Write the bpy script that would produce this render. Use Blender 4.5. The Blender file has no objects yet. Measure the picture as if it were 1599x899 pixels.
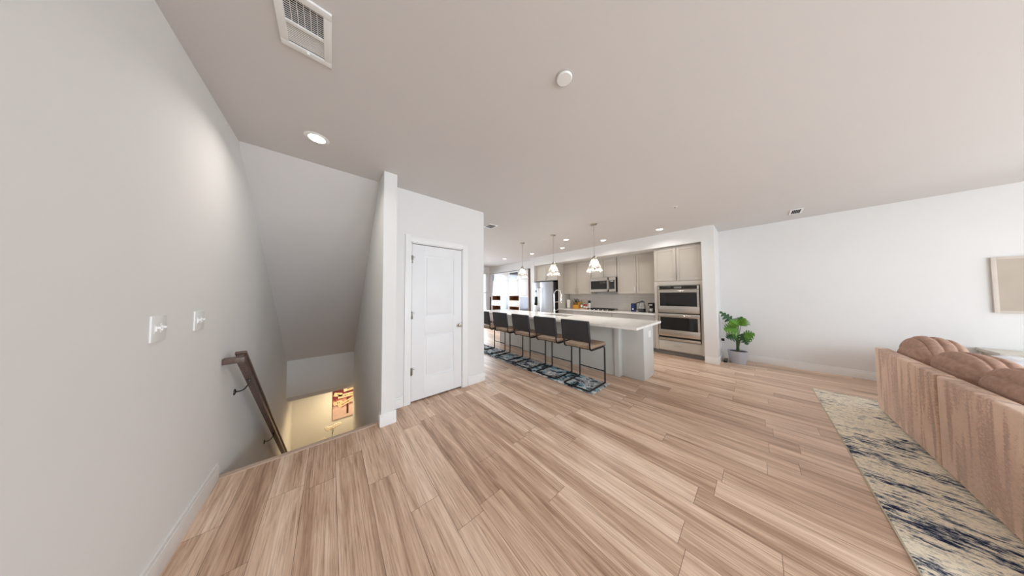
import bpy, bmesh, math, random
from mathutils import Vector, Matrix
random.seed(7)
S = bpy.context.scene
COL = S.collection
PI = math.pi

# ------------------------------------------------------------------ camera
CAM_H, F_PX, YAW, PITCH, ROLL = 1.3806, 328.4, math.radians(40.703), math.radians(1.806), math.radians(-0.356)
def camera():
    fw = Vector((math.sin(YAW)*math.cos(PITCH), math.cos(YAW)*math.cos(PITCH), math.sin(PITCH)))
    r = Vector((math.cos(YAW), -math.sin(YAW), 0)); u = r.cross(fw)
    r2 = r*math.cos(ROLL)+u*math.sin(ROLL); u2 = -r*math.sin(ROLL)+u*math.cos(ROLL)
    cd = bpy.data.cameras.new('camera'); co = bpy.data.objects.new('camera', cd); COL.objects.link(co)
    cd.sensor_fit = 'HORIZONTAL'; cd.sensor_width = 36; cd.lens = 36*F_PX/1599; cd.clip_start = .02
    M = Matrix((( r2.x, u2.x, -fw.x, 0), (r2.y, u2.y, -fw.y, 0), (r2.z, u2.z, -fw.z, CAM_H), (0, 0, 0, 1)))
    co.matrix_world = M
    S.camera = co
camera()

# ------------------------------------------------------------------ world, light, exposure
S.view_settings.view_transform = 'Standard'; S.view_settings.look = 'None'
S.view_settings.gamma = 1; S.view_settings.use_curve_mapping = False
S.view_settings.exposure = 0.30
try:
    S.cycles.use_denoising = True
    S.cycles.max_bounces = 10; S.cycles.diffuse_bounces = 6; S.cycles.sample_clamp_indirect = 6
    S.cycles.caustics_reflective = False; S.cycles.caustics_refractive = False
except Exception: pass
w = bpy.data.worlds.new('sky'); S.world = w; w.use_nodes = True
bg = w.node_tree.nodes['Background']; bg.inputs[0].default_value = (.80, .88, 1, 1); bg.inputs[1].default_value = 2.0

def area(name, loc, direction, sx, sy, power, color=(1, 1, 1), spread=PI):
    d = bpy.data.lights.new(name, 'AREA'); d.shape = 'RECTANGLE'; d.size = sx; d.size_y = sy
    d.energy = power; d.color = color; d.spread = spread
    o = bpy.data.objects.new(name, d); COL.objects.link(o); o.location = loc
    o.rotation_euler = Vector(direction).to_track_quat('-Z', 'Y').to_euler()
    return o
DAY = (.79, .90, 1.0)
# daylight entering through the living-room windows (behind the camera) and the far dining window, plus an added fill
WIN_BACK = [(0.0, 1.5), (2.1, 3.7), (4.3, 5.9)]
for (a, b), pw in zip(WIN_BACK, (96, 50, 6)):
    area('window_and_fill_light', ((a+b)/2, -4.55, 1.45), (0, 1, -.32), b-a, 1.8, pw, DAY)
area('window_and_fill_light', (4.3, 8.6, 1.5), (0, -1, -.2), 3.2, 1.9, 62, (.84, .92, 1), 2.1)
area('window_and_fill_light', (-.60, -2.6, 1.45), (1, 0, -.35), 2.4, 1.8, 12, DAY)  # added fill to brighten island and floor; this wall has no window
area('window_and_fill_light', (6.43, -3.8, 1.4), (-1, 0, -.4), 1.4, 1.5, 96, DAY)
DOWN_W = 3.6; STAIR_W = 4.0

# ------------------------------------------------------------------ mesh helpers
LOC = {}
def wloc(o): return LOC.get(o.name, Vector((0, 0, 0))) if o else Vector((0, 0, 0))

class MB:
    def __init__(s): s.bm = bmesh.new()
    def add(s, t):
        me = bpy.data.meshes.new('t'); t.to_mesh(me); t.free(); s.bm.from_mesh(me); bpy.data.meshes.remove(me); return s
    def box(s, x0, x1, y0, y1, z0, z1, bev=0, seg=2, M=None):
        t = bmesh.new(); bmesh.ops.create_cube(t, size=1)
        for v in t.verts: v.co = Vector(((x0+x1)/2+v.co.x*(x1-x0), (y0+y1)/2+v.co.y*(y1-y0), (z0+z1)/2+v.co.z*(z1-z0)))
        if bev > 0: bmesh.ops.bevel(t, geom=t.edges[:], offset=bev, segments=seg, profile=.6, affect='EDGES')
        if M is not None: bmesh.ops.transform(t, matrix=M, verts=t.verts)
        return s.add(t)
    def prism(s, pts, vec, bev=0):
        t = bmesh.new(); f = t.faces.new([t.verts.new(p) for p in pts])
        r = bmesh.ops.extrude_face_region(t, geom=[f])
        vs = [g for g in r['geom'] if isinstance(g, bmesh.types.BMVert)]
        bmesh.ops.translate(t, verts=vs, vec=vec); bmesh.ops.recalc_face_normals(t, faces=t.faces)
        if bev > 0: bmesh.ops.bevel(t, geom=t.edges[:], offset=bev, segments=2, profile=.6, affect='EDGES')
        return s.add(t)
    def tube(s, pts, r, seg=10, flat=None):
        # round (or rectangular: flat=(a,b)) section swept along a polyline
        pts = [Vector(p) for p in pts]; t = bmesh.new(); rings = []
        n = None
        for i, p in enumerate(pts):
            d = (pts[min(i+1, len(pts)-1)]-pts[max(i-1, 0)]).normalized()
            if n is None:
                n = Vector((0, 0, 1)) if abs(d.z) < .9 else Vector((1, 0, 0))
            n = (n-d*n.dot(d)).normalized(); b = d.cross(n)
            rr = r[i] if isinstance(r, (list, tuple)) else r
            if flat: offs = [n*(flat[1]*e)+b*(flat[0]*g) for e, g in ((1, 1), (1, -1), (-1, -1), (-1, 1))]
            else: offs = [n*(rr*math.cos(2*PI*k/seg))+b*(rr*math.sin(2*PI*k/seg)) for k in range(seg)]
            rings.append([t.verts.new(p+o) for o in offs])
        m = len(rings[0])
        for a, b in zip(rings, rings[1:]):
            for k in range(m): t.faces.new((a[k], a[(k+1) % m], b[(k+1) % m], b[k]))
        t.faces.new(rings[0][::-1]); t.faces.new(rings[-1])
        bmesh.ops.recalc_face_normals(t, faces=t.faces)
        return s.add(t)
    def lathe(s, prof, c=(0, 0, 0), seg=24, axis='z', close=False):
        t = bmesh.new(); rings = []
        for r, h in prof:
            if r < 1e-6: rings.append([t.verts.new((0, 0, h))])
            else: rings.append([t.verts.new((r*math.cos(2*PI*k/seg), r*math.sin(2*PI*k/seg), h)) for k in range(seg)])
        if close: rings.append(rings[0])
        for a, b in zip(rings, rings[1:]):
            for k in range(seg):
                q = (k+1) % seg
                if len(a) == 1 and len(b) == 1: continue
                if len(a) == 1: t.faces.new((a[0], b[q], b[k]))
                elif len(b) == 1: t.faces.new((a[k], a[q], b[0]))
                else: t.faces.new((a[k], a[q], b[q], b[k]))
        bmesh.ops.recalc_face_normals(t, faces=t.faces)
        if axis == 'x': R = Matrix.Rotation(PI/2, 4, 'Y')
        elif axis == 'y': R = Matrix.Rotation(-PI/2, 4, 'X')
        else: R = Matrix.Identity(4)
        bmesh.ops.transform(t, matrix=Matrix.Translation(c) @ R, verts=t.verts)
        return s.add(t)
    def ball(s, c, rx, ry, rz, e=1.0, seg=20, M=None, fn=None):
        # super-ellipsoid (e < 1: squarer)
        t = bmesh.new(); bmesh.ops.create_uvsphere(t, u_segments=seg, v_segments=seg//2+2, radius=1)
        pw = lambda q: math.copysign(abs(q)**e, q)
        for v in t.verts:
            q = Vector((pw(v.co.x), pw(v.co.y), pw(v.co.z)))
            if fn: q = fn(q)
            v.co = Vector((q.x*rx, q.y*ry, q.z*rz))
        T = Matrix.Translation(c) @ (M if M is not None else Matrix.Identity(4))
        bmesh.ops.transform(t, matrix=T, verts=t.verts)
        return s.add(t)
    def build(s, name, mat, parent=None, label=None, smooth=True, loc=None):
        me = bpy.data.meshes.new(name); s.bm.normal_update()
        off = wloc(parent) if parent else Vector(loc or (0, 0, 0))
        if off.length > 0: bmesh.ops.translate(s.bm, verts=s.bm.verts, vec=-off)
        s.bm.to_mesh(me); s.bm.free(); me.materials.append(mat)
        if smooth:
            me.polygons.foreach_set('use_smooth', [True]*len(me.polygons)); me.set_sharp_from_angle(angle=math.radians(38))
        o = bpy.data.objects.new(name, me); COL.objects.link(o)
        if parent: o.parent = parent; LOC[o.name] = off.copy()
        else: o.location = off; LOC[o.name] = off.copy()
        if label: o['label'] = label
        return o

def thing(name, label, cat, loc=(0, 0, 0), group=None):
    o = bpy.data.objects.new(name, None); COL.objects.link(o); o.location = loc; o.empty_display_size = .1
    LOC[o.name] = Vector(loc); return tag(o, label, cat, group)
def tag(o, label, cat, group=None, kind=None):
    o['label'] = label; o['category'] = cat
    if group: o['group'] = group
    if kind: o['kind'] = kind
    return o
def struct(name, mb, mat, parent=None, loc=None, label=None, cat=None):
    o = mb.build(name, mat, parent, loc=loc)
    if not parent:
        o['kind'] = 'structure'
        if label: o['label'] = label; o['category'] = cat
    return o
def copy_thing(root, loc, label, rz=0, group=None):
    r = root.copy(); COL.objects.link(r); r.location = loc; r.rotation_euler = (0, 0, rz); r['label'] = label
    if group: r['group'] = group
    for ch in root.children:
        c = ch.copy(); COL.objects.link(c); c.parent = r
        for g in ch.children:
            d = g.copy(); COL.objects.link(d); d.parent = c
    return r
def rpath(pts, rad, n=5):
    # polyline with rounded corners
    P = [Vector(p) for p in pts]; out = [P[0]]
    for a, b, c in zip(P, P[1:], P[2:]):
        u = (a-b); v = (c-b); k = min(rad, u.length*.49, v.length*.49); u.normalize(); v.normalize()
        p0, p1 = b+u*k, b+v*k
        for i in range(n+1):
            t = i/n; out.append(p0*(1-t)**2+b*2*t*(1-t)+p1*t*t)
    out.append(P[-1]); return out

# ------------------------------------------------------------------ materials
def lin(r, g, b):
    f = lambda c: ((c/255+.055)/1.055)**2.4 if c/255 > .04045 else c/255/12.92
    return (f(r), f(g), f(b), 1)
class NT:
    def __init__(s, name):
        s.m = bpy.data.materials.new(name); s.m.use_nodes = True; s.t = s.m.node_tree; s.n = s.t.nodes
        s.b = s.n['Principled BSDF']
    def new(s, typ, **kw):
        n = s.n.new(typ)
        for k, v in kw.items(): setattr(n, k, v)
        return n
    def link(s, a, b): s.t.links.new(a, b)
    def val(s, sock, v):
        if hasattr(v, 'is_output'): s.link(v, sock)
        else: sock.default_value = v
    def math(s, op, a, b=0.0):
        n = s.new('ShaderNodeMath', operation=op); s.val(n.inputs[0], a); s.val(n.inputs[1], b); return n.outputs[0]
    def coord(s, scale=(1, 1, 1), rot=(0, 0, 0), loc=(0, 0, 0)):
        tc = s.new('ShaderNodeTexCoord'); mp = s.new('ShaderNodeMapping')
        s.link(tc.outputs['Object'], mp.inputs[0]); mp.inputs[1].default_value = loc; mp.inputs[2].default_value = rot; mp.inputs[3].default_value = scale
        return mp.outputs[0]
    def noise(s, vec, scale=5, detail=4, rough=.5, dist=0):
        n = s.new('ShaderNodeTexNoise'); s.link(vec, n.inputs['Vector']); n.inputs['Scale'].default_value = scale
        n.inputs['Detail'].default_value = detail; n.inputs['Roughness'].default_value = rough; n.inputs['Distortion'].default_value = dist
        return n.outputs[0]
    def ramp(s, fac, stops, interp='LINEAR'):
        n = s.new('ShaderNodeValToRGB'); s.link(fac, n.inputs[0]); n.color_ramp.interpolation = interp
        e = n.color_ramp.elements
        while len(e) < len(stops): e.new(.5)
        for el, (p, c) in zip(e, stops): el.position = p; el.color = c
        return n.outputs[0]
    def mix(s, fac, a, b, blend='MIX'):
        n = s.new('ShaderNodeMix', data_type='RGBA', blend_type=blend)
        s.val(n.inputs[0], fac); s.val(n.inputs[6], a); s.val(n.inputs[7], b); return n.outputs[2]
    def bump(s, h, strength=.2, dist=.01):
        n = s.new('ShaderNodeBump'); s.link(h, n.inputs['Height']); n.inputs['Strength'].default_value = strength; n.inputs['Distance'].default_value = dist
        s.link(n.outputs[0], s.b.inputs['Normal'])
def M_(name, rgb, rough=.5, metal=0, var=.04, vs=6, bump=0, bs=60, stretch=(1, 1, 1), emit=0, spec=None, coat=0):
    k = NT(name); c = lin(*rgb); k.b.inputs['Roughness'].default_value = rough; k.b.inputs['Metallic'].default_value = metal
    if spec is not None: k.b.inputs['Specular IOR Level'].default_value = spec
    if coat: k.b.inputs['Coat Weight'].default_value = coat; k.b.inputs['Coat Roughness'].default_value = .08
    if var > 0:
        v = k.noise(k.coord(stretch), vs, 5, .55)
        lo = tuple(x*(1-var) for x in c[:3])+(1,); hi = tuple(min(1, x*(1+var)) for x in c[:3])+(1,)
        k.link(k.ramp(v, [(.3, lo), (.7, hi)]), k.b.inputs['Base Color'])
    else: k.b.inputs['Base Color'].default_value = c
    if bump > 0: k.bump(k.noise(k.coord(stretch), bs, 3), bump, .004)
    if emit: k.b.inputs['Emission Color'].default_value = c; k.b.inputs['Emission Strength'].default_value = emit
    return k.m

WALL = M_('wall_paint', (229, 228, 226), .7, var=.012, vs=1.5, bump=.03, bs=220, spec=.25)
CEIL = M_('ceiling_paint', (214, 211, 209), .8, var=.01, vs=1, bump=.03, bs=200, spec=.2)
TRIM = M_('trim_white', (238, 238, 237), .38, var=.01, spec=.4)
DOORW = M_('door_white', (234, 235, 236), .42, var=.01, spec=.4)
PLASTIC = M_('white_plastic', (238, 238, 236), .35, var=.01)
CAB = M_('greige_cabinet_paint', (192, 185, 174), .45, var=.02, vs=2, spec=.4)
CABLOW = M_('grey_island_paint', (206, 207, 203), .45, var=.02, vs=2, spec=.4)
TOE = M_('toe_kick_grey', (120, 118, 114), .6)
SHADEBLACK = M_('painted_shade_black', (14, 12, 10), .8, var=0)  # near-black colour painting the shade in the door gap and ducts
STEEL = M_('brushed_steel', (205, 198, 190), .27, 1, var=.08, vs=4, stretch=(1, 1, 40))
FRIDGE = M_('fridge_steel', (200, 203, 208), .33, 1, var=.05, vs=3, stretch=(30, 30, 1))
CHROME = M_('chrome', (215, 215, 212), .12, 1, var=0)
NICKEL = M_('brushed_nickel', (185, 178, 165), .28, 1, var=.03)
BRONZE = M_('dark_metal', (88, 86, 86), .32, 1, var=.03)
BLACKM = M_('black_frame_metal', (24, 23, 23), .38, .3, var=.03)
BGLASS = M_('black_oven_glass', (22, 21, 20), .06, var=0, spec=.6)
BPLAS = M_('black_plastic', (20, 20, 21), .4, var=.03)
GREYG = M_('grey_display', (118, 116, 112), .25, var=.05, vs=40)
HINGE = M_('hinge_metal', (150, 146, 138), .3, 1, var=0)

def quartz():
    k = NT('white_quartz'); v = k.noise(k.coord((1, 1, 1)), 2.2, 8, .6, 1.4)
    k.link(k.ramp(v, [(.40, lin(240, 237, 232)), (.5, lin(234, 230, 224)), (.56, lin(242, 239, 235))]), k.b.inputs['Base Color'])
    k.b.inputs['Roughness'].default_value = .16; return k.m
QUARTZ = quartz()
def backsplash():
    k = NT('backsplash_tile'); br = k.new('ShaderNodeTexBrick'); k.link(k.coord((1, 1, 1), (0, PI/2, PI/2)), br.inputs['Vector'])
    br.inputs['Color1'].default_value = lin(226, 218, 210); br.inputs['Color2'].default_value = lin(232, 225, 217); br.inputs['Mortar'].default_value = lin(214, 206, 198)
    br.inputs['Scale'].default_value = 1; br.inputs['Brick Width'].default_value = .3; br.inputs['Row Height'].default_value = .075; br.inputs['Mortar Size'].default_value = .002
    k.link(br.outputs['Color'], k.b.inputs['Base Color']); k.b.inputs['Roughness'].default_value = .2; return k.m
SPLASH = backsplash()

def floor_mat():
    k = NT('oak_plank_floor')
    tc = k.new('ShaderNodeTexCoord'); sp = k.new('ShaderNodeSeparateXYZ'); k.link(tc.outputs['Object'], sp.inputs[0])
    X, Y = sp.outputs[0], sp.outputs[1]
    PW, PL = .178, 1.22
    xr = k.math('DIVIDE', k.math('ADD', X, .127), PW); row = k.math('FLOOR', xr)
    wn = k.new('ShaderNodeTexWhiteNoise', noise_dimensions='1D'); k.link(row, wn.inputs['W'])
    yr = k.math('ADD', k.math('DIVIDE', Y, PL), k.math('MULTIPLY', wn.outputs[0], 7.3)); coln = k.math('FLOOR', yr)
    cb = k.new('ShaderNodeCombineXYZ'); k.link(row, cb.inputs[0]); k.link(coln, cb.inputs[1])
    wn2 = k.new('ShaderNodeTexWhiteNoise', noise_dimensions='2D'); k.link(cb.outputs[0], wn2.inputs['Vector'])
    pid = wn2.outputs[0]
    z = k.math('MULTIPLY', pid, 37.0)
    def v(sx, sy):
        c = k.new('ShaderNodeCombineXYZ'); k.link(k.math('MULTIPLY', X, sx), c.inputs[0]); k.link(k.math('MULTIPLY', Y, sy), c.inputs[1]); k.link(z, c.inputs[2]); return c.outputs[0]
    broad = k.noise(v(11, .55), 1, 3, .55, .6)
    mid = k.noise(v(30, 1.6), 1, 5, .6, 1.6)
    fine = k.noise(v(140, 3), 1, 5, .7, .35)
    g = k.math('ADD', k.math('MULTIPLY', broad, .56), k.math('MULTIPLY', mid, .44))
    g = k.math('ADD', g, k.math('MULTIPLY', k.math('SUBTRACT', pid, .5), .13))
    col = k.ramp(g, [(.28, lin(150, 118, 94)), (.43, lin(196, 163, 138)), (.55, lin(224, 194, 169)), (.70, lin(246, 222, 201))])
    # cathedral grain lines
    wv = k.new('ShaderNodeTexWave', wave_type='BANDS', bands_direction='X'); k.link(v(9, .8), wv.inputs['Vector'])
    wv.inputs['Scale'].default_value = 2.2; wv.inputs['Distortion'].default_value = 7; wv.inputs['Detail'].default_value = 2; wv.inputs['Detail Scale'].default_value = .6
    gl = k.ramp(wv.outputs[1], [(.0, (.80, .77, .74, 1)), (.22, (1, 1, 1, 1)), (1, (1, 1, 1, 1))])
    gate = k.ramp(k.noise(v(5, .7), 1, 1), [(.45, (0, 0, 0, 1)), (.6, (1, 1, 1, 1))])
    col = k.mix(k.math('MULTIPLY', gate, .8), col, gl, 'MULTIPLY')
    col = k.mix(.7, col, k.ramp(fine, [(.36, (.52, .46, .41, 1)), (.49, (1, 1, 1, 1)), (1, (1.0, 1.0, 1.0, 1))]), 'MULTIPLY')
    fx = k.math('FRACT', xr); fy = k.math('FRACT', yr)
    ex = k.math('MINIMUM', fx, k.math('SUBTRACT', 1, fx)); ey = k.math('MINIMUM', fy, k.math('SUBTRACT', 1, fy))
    gx = k.math('LESS_THAN', k.math('MULTIPLY', ex, PW), .0012); gy = k.math('LESS_THAN', k.math('MULTIPLY', ey, PL), .0013)
    gap = k.math('MAXIMUM', gx, gy)
    col = k.mix(k.math('MULTIPLY', gap, .7), col, lin(62, 46, 36))
    k.link(col, k.b.inputs['Base Color'])
    k.b.inputs['Roughness'].default_value = .36; k.b.inputs['Specular IOR Level'].default_value = .45
    k.bump(k.math('SUBTRACT', fine, k.math('MULTIPLY', gap, 2)), .06, .003)
    return k.m
FLOOR = floor_mat()
def rug_runner():
    k = NT('abstract_runner_pile'); a = k.noise(k.coord((4.4, 2.9, 1)), 1.7, 9, .70, .7); b = k.noise(k.coord((3, 3, 1), loc=(4, 9, 2)), 1.3, 3, .5, .5)
    c1 = k.ramp(a, [(.0, lin(30, 31, 36)), (.41, lin(40, 42, 48)), (.455, lin(92, 122, 134)), (.50, lin(146, 180, 192)), (.55, lin(224, 224, 222)), (.62, lin(120, 114, 116))], 'CONSTANT')
    c2 = k.ramp(a, [(.0, lin(34, 34, 40)), (.40, lin(92, 90, 98)), (.46, lin(172, 174, 178)), (.52, lin(228, 226, 220)), (.575, lin(48, 48, 56)), (.62, lin(150, 164, 174))], 'CONSTANT')
    k.link(k.mix(k.ramp(b, [(.47, (0, 0, 0, 1)), (.53, (1, 1, 1, 1))]), c1, c2), k.b.inputs['Base Color'])
    k.b.inputs['Roughness'].default_value = .95; k.b.inputs['Specular IOR Level'].default_value = .1; k.bump(k.noise(k.coord(), 240, 2), .5, .004); return k.m
def rug_area():
    k = NT('distressed_rug_pile')
    a = k.noise(k.coord((17, 5.2, 1), (0, 0, .10)), 1.5, 10, .80, .2); b = k.noise(k.coord((2.6, 1.1, 1), loc=(3, 1, 0)), 1.5, 4, .55, .3)
    f2 = k.noise(k.coord((60, 26, 1)), 1.5, 4, .7)
    g = k.math('ADD', a, k.math('MULTIPLY', k.math('SUBTRACT', b, .5), .46)); g = k.math('ADD', g, k.math('MULTIPLY', k.math('SUBTRACT', f2, .5), .30))
    col = k.ramp(g, [(.33, lin(30, 38, 66)), (.385, lin(48, 58, 84)), (.42, lin(120, 128, 136)), (.46, lin(204, 198, 186)), (.50, lin(246, 233, 210)), (.57, lin(250, 239, 218)), (.605, lin(160, 160, 158)), (.635, lin(206, 196, 178)), (.67, lin(244, 232, 210))])
    k.link(col, k.b.inputs['Base Color']); k.b.inputs['Roughness'].default_value = .95; k.b.inputs['Specular IOR Level'].default_value = .1
    k.bump(k.noise(k.coord(), 260, 2), .5, .004); return k.m
def sofa_mat():
    k = NT('brown_plush_fabric')
    a = k.noise(k.coord((5.2, 3, .7), (0, .16, 0)), 1.6, 3, .5, 1.4); f = k.noise(k.coord((1, 1, 2.4)), 46, 6, .75)
    m = k.ramp(k.noise(k.coord((1.3, 1.3, 1.3)), 1.5, 2), [(.4, (0, 0, 0, 1)), (.62, (1, 1, 1, 1))])
    g = k.math('ADD', k.math('MULTIPLY', a, .72), k.math('MULTIPLY', f, .40))
    c1 = k.ramp(g, [(.42, lin(172, 140, 121)), (.525, lin(198, 163, 140)), (.555, lin(226, 192, 166)), (.75, lin(234, 202, 178))])
    c2 = k.ramp(f, [(.3, lin(172, 140, 121)), (.7, lin(216, 182, 160))])
    k.link(k.mix(k.math('MULTIPLY', m, .6), c1, c2), k.b.inputs['Base Color'])
    k.b.inputs['Roughness'].default_value = .9; k.b.inputs['Specular IOR Level'].default_value = .15
    k.b.inputs['Sheen Weight'].default_value = .25; k.b.inputs['Sheen Roughness'].default_value = .5
    k.bump(f, .35, .006); return k.m
SOFA = sofa_mat(); RUGR = rug_runner(); RUGA = rug_area()
CUSH = M_('brown_plush_cushion', (172, 140, 123), .92, var=.16, vs=30, bump=.3, bs=80, spec=.12)
RAILW = M_('dark_stained_wood', (98, 80, 72), .38, var=.25, vs=7, stretch=(6, 1, 6), bump=.08, bs=30)
LEATHER = M_('charcoal_leather', (44, 43, 46), .55, var=.16, vs=14, bump=.15, bs=90)
TAN = M_('worn_tan_leather', (150, 126, 104), .55, var=.2, vs=9, stretch=(1, 3, 1), bump=.12, bs=60)
NOSE = M_('floor_edge_trim', (196, 172, 154), .4, var=.05, stretch=(1, 8, 8))
BULB = M_('bulb_glow', (255, 244, 226), .3, var=0, emit=9)
LENS = M_('downlight_lens', (255, 246, 232), .3, var=0, emit=7)
LEAFM = M_('monstera_leaf_green', (88, 138, 38), .42, var=.25, vs=9, spec=.4)
LEAFD = M_('dark_leaf_green', (38, 78, 38), .42, var=.2, vs=9, spec=.4)
STEMM = M_('plant_stem', (70, 92, 46), .5, var=.15)
SOIL = M_('dark_soil', (46, 38, 32), .9, var=.3, vs=60, bump=.6, bs=50)
POT = M_('grey_pot', (182, 186, 194), .55, var=.05, vs=5)
KWOOD = M_('honey_wood', (208, 150, 62), .45, var=.12, vs=8, stretch=(1, 1, 6))
NWOOD = M_('niche_wood', (142, 92, 54), .5, var=.25, vs=5, stretch=(1, 6, 1))
PAPER = M_('paper_towel', (240, 238, 233), .85, var=.02, bump=.2, bs=120)
BLUEP = M_('blue_canister_paint', (28, 46, 92), .35, var=.05)
AMBER = M_('amber_sauce', (168, 74, 32), .15, var=.08, vs=20)
REDB = M_('red_sauce', (160, 36, 26), .2, var=.08, vs=20)
OLIVE = M_('olive_oil', (120, 116, 48), .12, var=.08, vs=20)
CREAM = M_('cream_tray', (226, 206, 176), .5, var=.04)
THROW = M_('white_throw', (246, 245, 246), .9, var=.04, vs=12, bump=.3, bs=70)
TABLEW = M_('whitewashed_wood', (206, 198, 186), .55, var=.08, stretch=(1, 6, 1))
TAUPE = M_('taupe_canvas', (186, 174, 160), .85, var=.06, vs=3, bump=.1, bs=120)
WHITEG = M_('glossy_white_panel', (240, 241, 243), .2, var=.01)
SHADEBROWN = M_('brown_painted_shade', (122, 102, 92), .5, var=.12, stretch=(1, 1, 6))
PETAL = M_('orchid_petal', (246, 238, 222), .6, var=.04)
SKYM = None
def glass(name, tint=(1, 1, 1), mixv=.25, rough=.04, bumpy=0, milk=0):
    k = NT(name); n = k.n; out = n['Material Output']; n.remove(k.b)
    tr = k.new('ShaderNodeBsdfTransparent'); tr.inputs[0].default_value = (*tint, 1)
    gl = k.new('ShaderNodeBsdfGlossy'); gl.inputs['Roughness'].default_value = rough
    mx = k.new('ShaderNodeMixShader'); fr = k.new('ShaderNodeFresnel'); fr.inputs[0].default_value = 1.45
    f = k.math('ADD', k.math('MULTIPLY', fr.outputs[0], .8), mixv); k.link(f, mx.inputs[0])
    if bumpy:
        b = k.new('ShaderNodeBump'); k.link(k.noise(k.coord((1, 1, .25)), 60, 2), b.inputs['Height']); b.inputs['Strength'].default_value = bumpy; b.inputs['Distance'].default_value = .01
        k.link(b.outputs[0], gl.inputs['Normal']); k.link(b.outputs[0], fr.inputs['Normal'])
    k.link(tr.outputs[0], mx.inputs[1]); k.link(gl.outputs[0], mx.inputs[2]); 
    last = mx.outputs[0]
    if milk:
        tl = k.new('ShaderNodeBsdfTranslucent'); tl.inputs[0].default_value = (1, .98, .95, 1); m2 = k.new('ShaderNodeMixShader')
        k.link(k.ramp(k.noise(k.coord((1, 1, .6)), 42, 3, .6), [(.42, (0, 0, 0, 1)), (.62, (milk*2, milk*2, milk*2, 1))]), m2.inputs[0])
        k.link(mx.outputs[0], m2.inputs[1]); k.link(tl.outputs[0], m2.inputs[2]); last = m2.outputs[0]
    k.link(last, out.inputs[0])
    return k.m
CLEARG = glass('clear_glass', (.97, .98, .98), .06)
SEEDG = glass('seeded_glass', (.96, .96, .95), .16, .10, 1.0, .38)
MIRROR = M_('grey_mirror_glass', (112, 112, 116), .12, 1, var=.04, vs=5)

# ------------------------------------------------------------------ room shell
H = 2.74; XL = -.635; XR = 6.473; YB = -4.6; YF = 8.75; YS = 2.72; XS = .42; XP = .548; YD = 2.911; XE = 1.896
ZL = -3.05; XC = XR-.022
m = MB()
m.box(XL, XR, YB, YS, -.30, 0); m.box(XP, XR, YS, YF, -.30, 0)
struct('floor', m, FLOOR)
m = MB(); m.box(XL-.15, XR+.15, YB-.15, 2.917, H, H+.15); m.box(XS, XR+.15, 2.917, YF+.15, H, H+.15); struct('ceiling', m, CEIL)
m = MB(); m.box(XL-.15, XL, YB, 8.9, ZL, H); struct('wall_left', m, WALL)
m = MB(); m.box(XR, XR+.15, YB, YF+.15, -.3, H); struct('wall_right', m, WALL)
m = MB(); m.box(XL, XR, YB-.15, YB, -.3, .55); m.box(XL, XR, YB-.15, YB, 2.35, H)
xs = [XL]+[c for ab in WIN_BACK for c in ab]+[XR]
for i in range(0, len(xs), 2): m.box(xs[i], xs[i+1], YB-.15, YB, .55, 2.35)
struct('wall_back', m, WALL)
# far dining wall with a window
m = MB(); FX0, FX1 = 2.7, 5.9
m.box(1.9, FX0, YF, YF+.15, -.3, H); m.box(FX1, XR, YF, YF+.15, -.3, H); m.box(FX0, FX1, YF, YF+.15, 2.45, H); m.box(FX0, FX1, YF, YF+.15, -.3, .5)
struct('wall_far', m, WALL)
wd = MB()
for x in (FX0, FX0+1.06, FX0+2.1, FX1-.06): wd.box(x, x+.06, YF-.02, YF+.08, .5, 2.45, .004)
for z in (.5, 1.45, 2.39): wd.box(FX0, FX1, YF-.02, YF+.08, z, z+.06, .004)
wf = struct('window_1', wd, TRIM)
struct('window_pane', MB().box(FX0, FX1, YF+.03, YF+.036, .5, 2.45), CLEARG, wf)
# pantry block with the door (front wall has the doorway cut out)
DX0, DX1, DZ = .778, 1.512, 2.075
m = MB(); m.box(XP, DX0, YD, YD+.12, 0, H); m.box(DX1, XE, YD, YD+.12, 0, H); m.box(DX0, DX1, YD, YD+.12, DZ, H)
m.box(XE-.12, XE, YD+.12, 8.75, 0, H); m.box(XP, XE-.12, YD+.75, YD+.85, 0, H)
struct('wall_pantry', m, WALL)
# stair side wall, its end is the narrow pillar beside the door
m = MB(); m.box(XS, XP, YS, 6.1, ZL, H); m.box(XS, XP, 2.614, YS, 0, H); struct('wall_stair', m, WALL)
# stairwell: sloped ceiling, header, lower storey
m = MB(); sl = .84
y0, y1 = 2.917, 6.06; zb = H-sl*(y1-y0)
m.prism([(XL, y0, H), (XL, y1, zb), (XL, y1+.15, zb), (XL, y1+.15, zb+.3), (XL, y0+.15, H+.2), (XL, y0, H+.2)], (XS-XL, 0, 0)); struct('ceiling_stairwell', m, CEIL)
m = MB(); m.box(XL, XS, y1, y1+.15, -.62, zb+.02); struct('wall_stairwell_header', m, WALL)
m = MB(); m.box(XL, 3.2, y1+.15, 7.1, -.75, -.60); struct('ceiling_lower', m, CEIL)
m = MB(); m.box(XL, 3.2, 6.95, 7.1, ZL, -.6); struct('wall_lower', m, WALL)
m = MB(); m.box(XL, 3.2, 2.72, 7.1, ZL-.15, ZL); struct('floor_lower', m, FLOOR)
m = MB(); m.box(3.05, 3.2, 6.1, 6.95, ZL, -.75); m.box(XP, 3.05, 6.0, 6.1, ZL, -.3); struct('wall_lower_side', m, WALL)
m = MB(); n = 14; rise = -ZL/(n+0.0); run = .244
for i in range(1, n): m.box(XL, XS, YS+(i-1)*run, YS+i*run+.02, ZL, -i*rise, .006)
struct('stairs', m, FLOOR)
m = MB(); m.box(XL, XS, YS-.012, YS, -.3, -.001); struct('trim_2', m, TRIM)
m = MB(); m.box(XL, XS, YS-.028, YS+.022, -.02, .006, .004); struct('trim_3', m, NOSE)
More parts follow.
